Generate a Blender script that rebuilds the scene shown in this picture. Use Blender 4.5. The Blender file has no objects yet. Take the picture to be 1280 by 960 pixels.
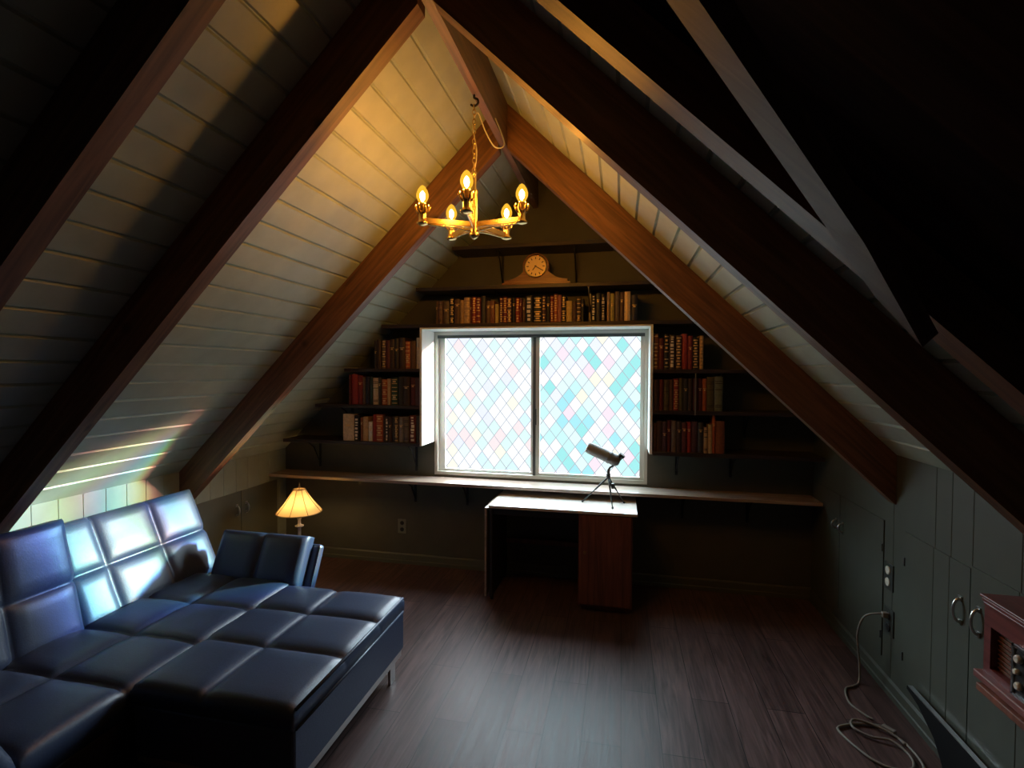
import bpy, bmesh, math, random
from mathutils import Vector, Matrix, noise
random.seed(7)
S = bpy.context.scene
COL = S.collection
PI = math.pi

# ------------------------------------------------------------------ room measures (metres)
D = 4.378            # gable wall
WL, WR = 2.47, 2.23  # knee walls
KL, KR = 1.04, 1.348
H = 3.514            # ridge
YF = -1.7            # wall behind the camera
DEP, TH = 0.199, 0.077
SLL = (H - KL) / WL
SLR = (H - KR) / WR

# ------------------------------------------------------------------ materials
def new_mat(name):
    m = bpy.data.materials.new(name); m.use_nodes = True
    nt = m.node_tree; b = nt.nodes['Principled BSDF']
    return m, nt, b

def lk(nt, a, b): nt.links.new(a, b)

def plain(name, col, rough=0.5, metal=0.0, coat=0.0, noise_amt=0.0, scale=20.0, spec=0.5, bump=0.0):
    m, nt, b = new_mat(name)
    b.inputs['Base Color'].default_value = (*col, 1)
    b.inputs['Roughness'].default_value = rough
    b.inputs['Metallic'].default_value = metal
    b.inputs['Coat Weight'].default_value = coat
    b.inputs['Specular IOR Level'].default_value = spec
    if noise_amt or bump:
        tc = nt.nodes.new('ShaderNodeTexCoord'); n = nt.nodes.new('ShaderNodeTexNoise')
        n.inputs['Scale'].default_value = scale; n.inputs['Detail'].default_value = 4
        lk(nt, tc.outputs['Object'], n.inputs['Vector'])
        if noise_amt:
            r = nt.nodes.new('ShaderNodeMapRange')
            r.inputs['From Min'].default_value = .3; r.inputs['From Max'].default_value = .7
            r.inputs['To Min'].default_value = 1 - noise_amt; r.inputs['To Max'].default_value = 1 + noise_amt
            lk(nt, n.outputs['Fac'], r.inputs['Value'])
            mx = nt.nodes.new('ShaderNodeMix'); mx.data_type = 'RGBA'; mx.blend_type = 'MULTIPLY'
            mx.inputs['Factor'].default_value = 1; mx.inputs['A'].default_value = (*col, 1)
            lk(nt, r.outputs['Result'], mx.inputs['B']); lk(nt, mx.outputs['Result'], b.inputs['Base Color'])
        if bump:
            bp = nt.nodes.new('ShaderNodeBump'); bp.inputs['Strength'].default_value = bump
            bp.inputs['Distance'].default_value = .002
            lk(nt, n.outputs['Fac'], bp.inputs['Height']); lk(nt, bp.outputs['Normal'], b.inputs['Normal'])
    return m

def wood(name, light, dark, axis='z', rough=0.45, rot=0.0, scale=1.0, spec=0.5, knots=False):
    """grain running along an axis of the object (rot turns it about y)"""
    m, nt, b = new_mat(name)
    tc = nt.nodes.new('ShaderNodeTexCoord'); mp = nt.nodes.new('ShaderNodeMapping')
    mp.vector_type = 'TEXTURE'
    mp.inputs['Rotation'].default_value = (0, rot, 0)
    k = {'x': (9, .55, .55), 'y': (.55, 9, .55), 'z': (.55, .55, 9)}[axis]
    mp.inputs['Scale'].default_value = tuple(v / (10 * scale) for v in k)
    lk(nt, tc.outputs['Object'], mp.inputs['Vector'])
    n1 = nt.nodes.new('ShaderNodeTexNoise'); n1.inputs['Scale'].default_value = 2.2
    n1.inputs['Detail'].default_value = 6; n1.inputs['Distortion'].default_value = .6
    lk(nt, mp.outputs['Vector'], n1.inputs['Vector'])
    cr = nt.nodes.new('ShaderNodeValToRGB')
    cr.color_ramp.elements[0].position = .32; cr.color_ramp.elements[0].color = (*dark, 1)
    cr.color_ramp.elements[1].position = .68; cr.color_ramp.elements[1].color = (*light, 1)
    lk(nt, n1.outputs['Fac'], cr.inputs['Fac'])
    out = cr.outputs['Color']
    if knots:
        v = nt.nodes.new('ShaderNodeTexVoronoi'); v.inputs['Scale'].default_value = 2.3
        mp2 = nt.nodes.new('ShaderNodeMapping'); mp2.inputs['Scale'].default_value = (1, 2.2, 1)
        lk(nt, tc.outputs['Object'], mp2.inputs['Vector']); lk(nt, mp2.outputs['Vector'], v.inputs['Vector'])
        r = nt.nodes.new('ShaderNodeMapRange'); r.inputs['From Min'].default_value = .03; r.inputs['From Max'].default_value = .09
        r.inputs['To Min'].default_value = .35; r.inputs['To Max'].default_value = 1
        lk(nt, v.outputs['Distance'], r.inputs['Value'])
        mx = nt.nodes.new('ShaderNodeMix'); mx.data_type = 'RGBA'; mx.blend_type = 'MULTIPLY'; mx.inputs['Factor'].default_value = 1
        lk(nt, out, mx.inputs['A']); lk(nt, r.outputs['Result'], mx.inputs['B']); out = mx.outputs['Result']
    lk(nt, out, b.inputs['Base Color'])
    b.inputs['Roughness'].default_value = rough; b.inputs['Specular IOR Level'].default_value = spec
    bp = nt.nodes.new('ShaderNodeBump'); bp.inputs['Strength'].default_value = .25; bp.inputs['Distance'].default_value = .002
    lk(nt, n1.outputs['Fac'], bp.inputs['Height']); lk(nt, bp.outputs['Normal'], b.inputs['Normal'])
    return m

def emit(name, col, strength):
    m, nt, b = new_mat(name)
    b.inputs['Base Color'].default_value = (*col, 1)
    b.inputs['Emission Color'].default_value = (*col, 1); b.inputs['Emission Strength'].default_value = strength
    return m

def floor_mat():
    m, nt, b = new_mat('dark_laminate')
    tc = nt.nodes.new('ShaderNodeTexCoord'); mp = nt.nodes.new('ShaderNodeMapping')
    mp.inputs['Rotation'].default_value = (0, 0, PI / 2)
    lk(nt, tc.outputs['Object'], mp.inputs['Vector'])
    br = nt.nodes.new('ShaderNodeTexBrick')
    br.inputs['Scale'].default_value = 1; br.inputs['Brick Width'].default_value = 1.22; br.inputs['Row Height'].default_value = .19
    br.inputs['Mortar Size'].default_value = .0022; br.inputs['Mortar Smooth'].default_value = .2; br.inputs['Bias'].default_value = 0
    br.inputs['Color1'].default_value = (.070, .040, .037, 1); br.inputs['Color2'].default_value = (.110, .064, .060, 1)
    br.inputs['Mortar'].default_value = (.012, .008, .007, 1); br.offset = .37
    lk(nt, mp.outputs['Vector'], br.inputs['Vector'])
    mp2 = nt.nodes.new('ShaderNodeMapping'); mp2.inputs['Scale'].default_value = (22, 1.6, 1)
    lk(nt, tc.outputs['Object'], mp2.inputs['Vector'])
    n = nt.nodes.new('ShaderNodeTexNoise'); n.inputs['Scale'].default_value = 1.6; n.inputs['Detail'].default_value = 7; n.inputs['Distortion'].default_value = 1.2
    lk(nt, mp2.outputs['Vector'], n.inputs['Vector'])
    r = nt.nodes.new('ShaderNodeMapRange'); r.inputs['From Min'].default_value = .3; r.inputs['From Max'].default_value = .7
    r.inputs['To Min'].default_value = .5; r.inputs['To Max'].default_value = 1.5
    lk(nt, n.outputs['Fac'], r.inputs['Value'])
    mx = nt.nodes.new('ShaderNodeMix'); mx.data_type = 'RGBA'; mx.blend_type = 'MULTIPLY'; mx.inputs['Factor'].default_value = 1
    lk(nt, br.outputs['Color'], mx.inputs['A']); lk(nt, r.outputs['Result'], mx.inputs['B'])
    lk(nt, mx.outputs['Result'], b.inputs['Base Color'])
    rr = nt.nodes.new('ShaderNodeMapRange'); rr.inputs['To Min'].default_value = .36; rr.inputs['To Max'].default_value = .54; b.inputs['Specular IOR Level'].default_value = .36
    lk(nt, n.outputs['Fac'], rr.inputs['Value']); lk(nt, rr.outputs['Result'], b.inputs['Roughness'])
    bp = nt.nodes.new('ShaderNodeBump'); bp.inputs['Strength'].default_value = .25; bp.inputs['Distance'].default_value = .0015
    ad = nt.nodes.new('ShaderNodeMath'); ad.operation = 'SUBTRACT'
    lk(nt, n.outputs['Fac'], ad.inputs[0]); lk(nt, br.outputs['Fac'], ad.inputs[1])
    lk(nt, ad.outputs['Value'], bp.inputs['Height']); lk(nt, bp.outputs['Normal'], b.inputs['Normal'])
    return m

def pane_mat(name, cyan):
    """clear film of tinted diamonds with thin grey leading"""
    m = bpy.data.materials.new(name); m.use_nodes = True
    nt = m.node_tree; nt.nodes.clear()
    def N(t, **k):
        n = nt.nodes.new(t)
        for a, v in k.items(): setattr(n, a, v)
        return n
    def M(op, a, b=None):
        n = N('ShaderNodeMath', operation=op)
        for i, v in enumerate((a, b)):
            if v is None: continue
            if isinstance(v, (int, float)): n.inputs[i].default_value = v
            else: lk(nt, v, n.inputs[i])
        return n.outputs[0]
    tc = N('ShaderNodeTexCoord'); sp = N('ShaderNodeSeparateXYZ'); lk(nt, tc.outputs['Object'], sp.inputs[0])
    u = M('DIVIDE', sp.outputs['X'], .113); v = M('DIVIDE', sp.outputs['Z'], .147)
    a = M('ADD', u, v); c = M('SUBTRACT', u, v)
    fa = M('FRACT', a); fc = M('FRACT', c)
    ia = M('FLOOR', a); ic = M('FLOOR', c)
    cb = N('ShaderNodeCombineXYZ'); lk(nt, ia, cb.inputs[0]); lk(nt, ic, cb.inputs[1])
    wn = N('ShaderNodeTexWhiteNoise', noise_dimensions='3D'); lk(nt, cb.outputs[0], wn.inputs['Vector'])
    cr = N('ShaderNodeValToRGB'); cr.color_ramp.interpolation = 'CONSTANT'
    tints = [(0.0, (.98, .98, .98)), (.24, (.70, .93, .88)), (.38, (.97, .97, .98)), (.48, (.80, .95, .93)), (.60, (.98, .78, .80)),
             (.68, (.97, .98, .98)), (.76, (.80, .83, .98)), (.85, (.98, .95, .78)), (.91, (.68, .87, .96))]
    if cyan:
        tints = [(0.0, (.58, .92, .90)), (.18, (.96, .96, .98)), (.38, (.36, .80, .80)), (.48, (.74, .94, .94)), (.63, (.97, .76, .85)),
                 (.70, (.40, .80, .88)), (.77, (.97, .96, .98)), (.87, (.98, .94, .76)), (.93, (.82, .85, .98))]
    el = cr.color_ramp.elements
    while len(el) < len(tints): el.new(.5)
    for e, (p, t) in zip(el, tints): e.position = p; e.color = (*t, 1)
    lk(nt, wn.outputs['Value'], cr.inputs['Fac'])
    da = M('MINIMUM', fa, M('SUBTRACT', 1, fa)); dc = M('MINIMUM', fc, M('SUBTRACT', 1, fc))
    dd = M('MINIMUM', da, dc)
    line = M('LESS_THAN', dd, .032)
    mx = N('ShaderNodeMix', data_type='RGBA'); lk(nt, line, mx.inputs['Factor'])
    lk(nt, cr.outputs['Color'], mx.inputs['A']); mx.inputs['B'].default_value = (.44, .48, .56, 1)
    tr = N('ShaderNodeBsdfTransparent'); lk(nt, mx.outputs['Result'], tr.inputs['Color'])
    gl = N('ShaderNodeBsdfGlossy'); gl.inputs['Roughness'].default_value = .15
    ms = N('ShaderNodeMixShader'); ms.inputs['Fac'].default_value = .04
    lk(nt, tr.outputs[0], ms.inputs[1]); lk(nt, gl.outputs[0], ms.inputs[2])
    o = N('ShaderNodeOutputMaterial'); lk(nt, ms.outputs[0], o.inputs['Surface'])
    return m

SAGE = (.38, .44, .375)
M = dict(
    sage=plain('sage_paint', SAGE, .42, noise_amt=.07, scale=9, bump=.15),
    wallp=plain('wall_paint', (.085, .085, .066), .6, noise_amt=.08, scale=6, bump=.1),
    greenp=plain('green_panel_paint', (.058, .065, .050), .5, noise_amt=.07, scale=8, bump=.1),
    trimp=plain('trim_paint', (.10, .105, .08), .45),
    floor=floor_mat(),
    dark=plain('dark_interior', (.03, .028, .03), .8),
    raft_l=wood('rafter_wood', (.20, .095, .048), (.085, .040, .022), 'x', .5, rot=-PI / 4, knots=True),
    raft_r=wood('rafter_wood_right', (.20, .095, .048), (.085, .040, .022), 'x', .5, rot=PI / 4, knots=True),
    ridge=wood('ridge_wood', (.19, .10, .06), (.08, .045, .028), 'y', .5),
    brace=wood('brace_wood', (.17, .115, .09), (.085, .055, .042), 'x', .55, rot=PI / 4, knots=True),
    shelf=wood('shelf_wood', (.05, .034, .03), (.022, .015, .014), 'x', .42),
    white=plain('white_paint', (.75, .76, .74), .4),
    counter=wood('counter_wood', (.42, .33, .27), (.30, .22, .17), 'x', .2, spec=.6),
    deskt=wood('desk_laminate', (.74, .67, .60), (.66, .58, .51), 'x', .16, spec=.6),
    deskw=wood('desk_wood', (.24, .085, .050), (.12, .042, .028), 'z', .5),
    deskd=plain('desk_dark', (.02, .016, .016), .6),
    alu=plain('aluminium_frame', (.66, .66, .60), .4, metal=.2),
    alud=plain('dark_frame', (.10, .11, .11), .4, metal=.5),
    pane_a=pane_mat('pale_diamond_film', False), pane_b=pane_mat('cyan_diamond_film', True),
    leather=plain('navy_leather', (.031, .047, .098), .42, noise_amt=.2, scale=160, spec=.75, bump=.25),
    leatherb=plain('black_leather', (.012, .014, .022), .42, spec=.5, bump=.2, scale=160),
    chrome=plain('brushed_steel', (.62, .61, .60), .28, metal=1),
    brass=plain('brass', (.86, .62, .26), .25, metal=1),
    brassd=plain('aged_brass', (.30, .19, .08), .4, metal=.8),
    bulb=emit('lit_bulb', (1.0, .42, .065), 850),
    lbulb=emit('lamp_bulb', (1.0, .62, .25), 45),
    iron=plain('black_iron', (.012, .012, .013), .45, metal=.3),
    greyiron=plain('grey_bracket', (.30, .29, .27), .4, metal=.7),
    clockw=wood('clock_wood', (.36, .15, .05), (.20, .07, .025), 'x', .3),
    clockf=plain('gilt_dial', (.78, .58, .28), .4, metal=.3),
    clockd=plain('dial_marks', (.10, .06, .03), .5),
    rubber=plain('grey_rubber', (.34, .34, .33), .6), dkgrey=plain('dark_grey', (.18, .18, .18), .5),
    black=plain('black_plastic', (.012, .012, .013), .45),
    gloss=plain('gloss_black', (.006, .006, .007), .7, spec=.15),
    ivory=plain('ivory_plastic', (.62, .60, .52), .4),
    plate=plain('dark_plate', (.035, .04, .035), .4),
    plateg=plain('grey_plate', (.20, .21, .17), .4),
    cord=plain('grey_cord', (.22, .20, .17), .5),
    radio=wood('mahogany', (.19, .055, .05), (.10, .026, .026), 'y', .38),
    radiob=wood('mahogany_moulding', (.30, .12, .11), (.19, .065, .06), 'y', .35),
    cloth=plain('grille_cloth', (.13, .10, .075), .8, noise_amt=.3, scale=120),
    porcelain=plain('cream_porcelain', (.55, .48, .38), .3),
)
def shade_mat():
    m = bpy.data.materials.new('lamp_shade_cloth'); m.use_nodes = True
    nt = m.node_tree; b = nt.nodes['Principled BSDF']; o = nt.nodes['Material Output']
    b.inputs['Base Color'].default_value = (.85, .66, .36, 1); b.inputs['Roughness'].default_value = .8
    t = nt.nodes.new('ShaderNodeBsdfTranslucent'); t.inputs['Color'].default_value = (.92, .70, .36, 1)
    x = nt.nodes.new('ShaderNodeMixShader'); x.inputs['Fac'].default_value = .6
    lk(nt, b.outputs[0], x.inputs[1]); lk(nt, t.outputs[0], x.inputs[2]); lk(nt, x.outputs[0], o.inputs['Surface'])
    return m
M['shade'] = shade_mat()
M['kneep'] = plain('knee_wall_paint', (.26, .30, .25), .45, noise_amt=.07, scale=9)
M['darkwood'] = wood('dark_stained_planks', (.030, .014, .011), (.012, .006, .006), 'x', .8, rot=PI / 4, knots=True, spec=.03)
def amber_halo():  # self-glowing amber shell that imitates lens bloom around a bulb
    m = bpy.data.materials.new('amber_halo_glow'); m.use_nodes = True
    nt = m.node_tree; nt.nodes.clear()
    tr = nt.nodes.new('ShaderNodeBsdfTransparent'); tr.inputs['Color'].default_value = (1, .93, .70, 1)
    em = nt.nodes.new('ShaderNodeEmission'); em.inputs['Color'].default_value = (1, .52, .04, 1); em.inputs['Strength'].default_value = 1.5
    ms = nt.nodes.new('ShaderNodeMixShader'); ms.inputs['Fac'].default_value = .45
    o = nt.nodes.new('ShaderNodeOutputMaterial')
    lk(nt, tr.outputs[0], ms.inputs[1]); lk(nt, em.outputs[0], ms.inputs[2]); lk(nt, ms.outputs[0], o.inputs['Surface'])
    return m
M['amber'] = amber_halo()
M['shaderib'] = plain('shade_piping', (.45, .30, .12), .7)

# ------------------------------------------------------------------ mesh helpers
def bm_new(): return bmesh.new()

def face(bm, vs, mi=0):
    try:
        f = bm.faces.new(vs); f.material_index = mi; return f
    except ValueError: return None

def box(bm, x0, x1, y0, y1, z0, z1, mi=0, bev=0.0, mat=None):
    b2 = bmesh.new()
    vs = [b2.verts.new((x, y, z)) for z in (z0, z1) for y in (y0, y1) for x in (x0, x1)]
    for q in ((0, 2, 3, 1), (4, 5, 7, 6), (0, 1, 5, 4), (2, 6, 7, 3), (0, 4, 6, 2), (1, 3, 7, 5)):
        b2.faces.new([vs[i] for i in q])
    if bev > 0:
        bmesh.ops.bevel(b2, geom=b2.edges[:], offset=bev, segments=2, affect='EDGES', profile=.5)
    merge(bm, b2, mi, mat)

def merge(bm, b2, mi=None, mat=None):
    if mat is not None: bmesh.ops.transform(b2, matrix=mat, verts=b2.verts[:])
    mp = {v: bm.verts.new(v.co) for v in b2.verts}
    for f in b2.faces:
        g = face(bm, [mp[v] for v in f.verts], f.material_index if mi is None else mi)
        if g: g.smooth = f.smooth
    b2.free()

def extrude_poly(bm, pts, axis, a, b, mi=0):
    """pts: 2-D outline; axis: direction of extrusion ('x': pts are (y,z); 'y': (x,z); 'z': (x,y))"""
    def P(p, t):
        return {'x': (t, p[0], p[1]), 'y': (p[0], t, p[1]), 'z': (p[0], p[1], t)}[axis]
    A = [bm.verts.new(P(p, a)) for p in pts]; B = [bm.verts.new(P(p, b)) for p in pts]
    face(bm, A, mi); face(bm, B[::-1], mi)
    n = len(pts)
    for i in range(n): face(bm, [A[i], B[i], B[(i + 1) % n], A[(i + 1) % n]], mi)

def lathe(bm, prof, c=(0, 0, 0), seg=20, mi=0, mat=None, smooth=True, cap=True):
    """prof: (radius, height) about z"""
    b2 = bmesh.new(); rings = []
    for r, z in prof:
        rings.append([b2.verts.new((c[0] + r * math.cos(2 * PI * i / seg), c[1] + r * math.sin(2 * PI * i / seg), c[2] + z)) for i in range(seg)])
    for k in range(len(rings) - 1):
        for i in range(seg):
            f = face(b2, [rings[k][i], rings[k][(i + 1) % seg], rings[k + 1][(i + 1) % seg], rings[k + 1][i]])
            if f: f.smooth = smooth
    if cap:
        face(b2, rings[0][::-1]); face(b2, rings[-1])
    merge(bm, b2, mi, mat)

def tube(bm, pts, r, seg=8, mi=0, closed=False):
    pts = [Vector(p) for p in pts]; n = len(pts)
    rr = r if isinstance(r, (list, tuple)) else [r] * n
    rings = []; up = None
    for i, p in enumerate(pts):
        if closed: t = pts[(i + 1) % n] - pts[i - 1]
        else: t = pts[min(i + 1, n - 1)] - pts[max(i - 1, 0)]
        t.normalize()
        if up is None:
            up = Vector((0, 0, 1)) if abs(t.z) < .9 else Vector((1, 0, 0))
        s = t.cross(up)
        if s.length < 1e-5: s = t.cross(Vector((0, 1, 0)))
        s.normalize(); up = s.cross(t).normalized()
        rings.append([bm.verts.new(p + (s * math.cos(2 * PI * k / seg) + up * math.sin(2 * PI * k / seg)) * rr[i]) for k in range(seg)])
    m = n if closed else n - 1
    for i in range(m):
        a, b = rings[i], rings[(i + 1) % n]
        for k in range(seg):
            f = face(bm, [a[k], a[(k + 1) % seg], b[(k + 1) % seg], b[k]], mi)
            if f: f.smooth = True
    if not closed:
        face(bm, rings[0][::-1], mi); face(bm, rings[-1], mi)

def smooth_path(pts, per=6):
    P = [Vector(p) for p in pts]; out = []
    for i in range(len(P) - 1):
        p0 = P[max(i - 1, 0)]; p1 = P[i]; p2 = P[i + 1]; p3 = P[min(i + 2, len(P) - 1)]
        for k in range(per):
            t = k / per
            out.append(.5 * ((2 * p1) + (p2 - p0) * t + (2 * p0 - 5 * p1 + 4 * p2 - p3) * t * t + (3 * p1 - p0 - 3 * p2 + p3) * t ** 3))
    out.append(P[-1]); return out

def wloc(o):
    v = Vector((0, 0, 0))
    while o is not None:
        v = v + o.location; o = o.parent
    return v

def obj(name, bm, mats, parent=None, loc=None):
    """link a mesh given in world coordinates; loc: where its origin goes"""
    base = wloc(parent) if parent else Vector(loc or (0, 0, 0))
    if parent and loc is not None: base = Vector(loc)
    bmesh.ops.translate(bm, verts=bm.verts[:], vec=-base)
    bmesh.ops.recalc_face_normals(bm, faces=bm.faces[:])
    me = bpy.data.meshes.new(name); bm.to_mesh(me); bm.free()
    for m in (mats if isinstance(mats, (list, tuple)) else [mats]): me.materials.append(m)
    o = bpy.data.objects.new(name, me); COL.objects.link(o)
    if parent:
        o.parent = parent; o.location = base - wloc(parent)
    else: o.location = base
    return o

def tag(o, label, cat, group=None):
    o['label'] = label; o['category'] = cat
    if group: o['group'] = group
    return o

def thing(name, label, cat, loc=(0, 0, 0), group=None):
    o = bpy.data.objects.new(name, None); COL.objects.link(o)
    o.empty_display_size = .1; o.location = loc
    return tag(o, label, cat, group)

def struct(name, bm, mats, parent=None, loc=None):
    o = obj(name, bm, mats, parent, loc)
    if not parent: o['kind'] = 'structure'
    return o

def one_box(name, mats, parent, *a, bev=0.0, loc=None):
    bm = bm_new(); box(bm, *a, bev=bev); return obj(name, bm, mats, parent, loc)

# ------------------------------------------------------------------ room shell
bm = bm_new(); box(bm, -WL - .1, WR + .1, YF - .1, D + .12, -.08, 0); struct('floor', bm, M['floor'])

# gable wall with the window opening
WX0, WX1, WZ0, WZ1 = -.925, .966, .850, 2.155
bm = bm_new()
hz = lambda x: H + .03 - abs(x) * (SLL if x < 0 else SLR)
A = [(-WL - .05, 0), (WX0, 0), (WX0, hz(WX0)), (-WL - .05, hz(-WL - .05))]
B = [(WX1, 0), (WR + .05, 0), (WR + .05, hz(WR + .05)), (WX1, hz(WX1))]
C_ = [(WX0, 0), (WX1, 0), (WX1, WZ0), (WX0, WZ0)]
E_ = [(WX0, WZ1), (WX1, WZ1), (WX1, hz(WX1)), (0, hz(0)), (WX0, hz(WX0))]
for p in (A, B, C_, E_): extrude_poly(bm, p, 'y', D, D + .12)
struct('wall_back', bm, M['wallp'])
bm = bm_new()
extrude_poly(bm, [(-WL - .05, 0), (WR + .05, 0), (WR + .05, hz(WR + .05)), (0, hz(0)), (-WL - .05, hz(-WL - .05))], 'y', YF - .1, YF)
struct('wall_front', bm, M['dark'])

# sloped ceilings of grooved boards
def ceiling(name, side, W, K, mat):
    dx, dz = side * -W, H - K            # eave -> ridge
    Ls = math.hypot(dx, dz); ux, uz = dx / Ls, dz / Ls
    nx, nz = (-uz, ux) if side < 0 else (uz, -ux)     # outward
    if nz < 0: nx, nz = -nx, -nz
    P = lambda s, o: (side * W + ux * s + nx * o, K + uz * s + nz * o)
    pts = [P(-.12, 0)]
    s = .14
    while s < Ls - .02:
        pts += [P(s - .010, 0), P(s - .002, .012), P(s + .002, .012), P(s + .010, 0)]; s += .14
    pts += [P(Ls, 0), (0, H + .085), P(-.12, .06)]
    bm = bm_new(); extrude_poly(bm, pts, 'y', YF - .1, D + .12)
    return struct(name, bm, mat)
ceiling('ceiling_left', -1, WL, KL, M['sage'])
ceiling('ceiling_right', 1, WR, KR, M['sage'])
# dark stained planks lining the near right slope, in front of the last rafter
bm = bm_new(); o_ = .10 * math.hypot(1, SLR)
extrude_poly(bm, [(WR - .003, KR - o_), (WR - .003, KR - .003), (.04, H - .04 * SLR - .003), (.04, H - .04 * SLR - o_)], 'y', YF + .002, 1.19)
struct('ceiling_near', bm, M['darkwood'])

# knee walls of grooved boards
def knee(name, side, W, K, ys, mat):
    pts = [(side * W, YF - .05)]
    for y in ys:
        pts += [(side * W, y - .003), (side * (W + .003), y), (side * W, y + .003)]
    pts += [(side * W, D + .05), (side * (W + .05), D + .05), (side * (W + .05), YF - .05)]
    bm = bm_new(); extrude_poly(bm, pts, 'z', 0, K); return struct(name, bm, mat)
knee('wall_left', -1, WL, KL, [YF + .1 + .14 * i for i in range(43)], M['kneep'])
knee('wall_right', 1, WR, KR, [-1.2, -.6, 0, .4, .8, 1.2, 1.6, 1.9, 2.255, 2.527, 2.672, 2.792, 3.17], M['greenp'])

def skirting(name, pts, axis, a, b, mat): 
    bm = bm_new(); extrude_poly(bm, pts, axis, a, b); struct(name, bm, mat)
skirting('baseboard_back', [(D, 0), (D - .018, 0), (D - .018, .03), (D - .012, .035), (D - .012, .085), (D - .006, .095), (D, .095)], 'x', -WL, WR, M['trimp'])
skirting('baseboard_right', [(WR, 0), (WR - .018, 0), (WR - .018, .03), (WR - .012, .035), (WR - .012, .08), (WR, .09)], 'y', YF, D - .02, M['greenp'])
skirting('baseboard_left', [(-WL, 0), (-WL + .018, 0), (-WL + .018, .03), (-WL + .012, .035), (-WL + .012, .08), (-WL, .09)], 'y', YF, D - .02, M['trimp'])

# ------------------------------------------------------------------ window
win = bpy.data.objects.new('window_1', None); COL.objects.link(win); win.location = (.02, D + .03, WZ0); win['kind'] = 'structure'
def ring(bm, x0, x1, z0, z1, y0, y1, w, wt=None, wb=None, mi=0):
    wt = wt or w; wb = wb or w
    box(bm, x0, x0 + w, y0, y1, z0, z1, mi); box(bm, x1 - w, x1, y0, y1, z0, z1, mi)
    box(bm, x0 + w, x1 - w, y0, y1, z0, z0 + wb, mi); box(bm, x0 + w, x1 - w, y0, y1, z1 - wt, z1, mi)
bm = bm_new(); ring(bm, WX0, WX1, WZ0, WZ1, D + .005, D + .09, .028, .03, .03); o = struct('window_frame', bm, M['alu'], win); o['label'] = 'grey metal outer frame'
bm = bm_new(); ring(bm, WX0 + .028, .022, WZ0 + .03, WZ1 - .03, D + .05, D + .075, .058, .022, .022); o = struct('fixed_sash', bm, M['white'], win); o['label'] = 'white painted border of the pale half'
bm = bm_new(); ring(bm, .012, WX1 - .028, WZ0 + .03, WZ1 - .03, D + .02, D + .045, .034, .026, .024); struct('sliding_sash', bm, M['alu'], win)
bm = bm_new(); box(bm, -.012, .012, D + .012, D + .05, WZ0 + .03, WZ1 - .03); box(bm, -.004, .020, D + .002, D + .012, 1.33, 1.47); o = struct('meeting_stile', bm, M['alud'], win); o['label'] = 'dark upright where the two halves meet'
bm = bm_new(); box(bm, WX0 + .028, WX1 - .028, D + .006, D + .02, WZ1 - .058, WZ1 - .03); struct('top_track', bm, M['alud'], win)
def sheet(x0, x1, z0, z1, y):
    bm = bm_new(); face(bm, [bm.verts.new(p) for p in ((x0, y, z0), (x1, y, z0), (x1, y, z1), (x0, y, z1))]); return bm
o = struct('pane', sheet(WX0 + .05, .015, WZ0 + .04, WZ1 - .04, D + .064), M['pane_a'], win); o['label'] = 'pale diamond-patterned pane'
o = struct('pane', sheet(.02, WX1 - .04, WZ0 + .04, WZ1 - .04, D + .033), M['pane_b'], win); o['label'] = 'turquoise diamond-patterned pane'

# white lining around the window recess, made by the bookshelf ends
SY = 4.08
bm = bm_new(); box(bm, WX0 - .02, WX0, SY, D, 1.155, 2.155); struct('trim_1', bm, M['white'])
bm = bm_new(); box(bm, WX0 - .02, WX1 + .02, SY, D, 2.156, 2.169); struct('trim_2', bm, M['white'])
bm = bm_new(); box(bm, WX1, WX1 + .02, SY, D, 1.155, 2.155); struct('trim_3', bm, M['white'])

# ------------------------------------------------------------------ rafters and ridge
def rafter(y, side, label, dep=DEP):
    W, K = (WL, KL) if side < 0 else (WR, KR)
    dz = dep * math.hypot(W, H - K) / W
    g = .002
    bm = bm_new(); x0 = side * .03
    sl = (H - K) / W
    pts = [(side * (W - .002), K - dz + .002 * sl), (side * (W - .002), K - g + .002 * sl), (x0, H - g - abs(x0) * sl), (x0, H - dz - abs(x0) * sl)]
    extrude_poly(bm, pts, 'y', y, y + TH)
    o = obj('roof_rafter', bm, M['raft_l'] if side < 0 else M['raft_r'], loc=(side * W, y, K - dz))
    return tag(o, label, 'rafter', 'roof rafters')
Y1, Y2, Y3 = 3.149, 1.848, 1.193
rafter(Y1, -1, 'brown rafter on the left slope nearest the window wall')
rafter(Y1, 1, 'brown rafter on the right slope nearest the window wall')
rafter(Y2, -1, 'brown rafter on the left slope just in front of the chandelier')
rafter(Y2, 1, 'brown rafter on the right slope just in front of the chandelier')
rafter(Y3, -1, 'brown rafter at upper left, nearest the viewer, above the sofa')
rafter(Y3, 1, 'thin-looking brown rafter at upper right crossed by the slanting brace')
bm = bm_new(); box(bm, -.0145, .0285, YF, D - .001, 3.215, H - .03)
tag(obj('ridge_beam', bm, M['ridge'], loc=(0, 0, 3.215)), 'long brown ridge board under the roof peak carrying the chandelier hook', 'beam')

# slanting brace nailed under the near right rafter
n_ = Vector((H - KR, 0, WR)).normalized()          # outward normal of the right slope
a = Vector((1.345, 1.19, 1.852)); b = Vector((.829, .83, 2.372))
d_ = (b - a).normalized(); a2 = a - d_ * .06; b2 = a + d_ * 2.0
w_ = d_.cross(n_).normalized()
bm = bm_new()
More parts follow.
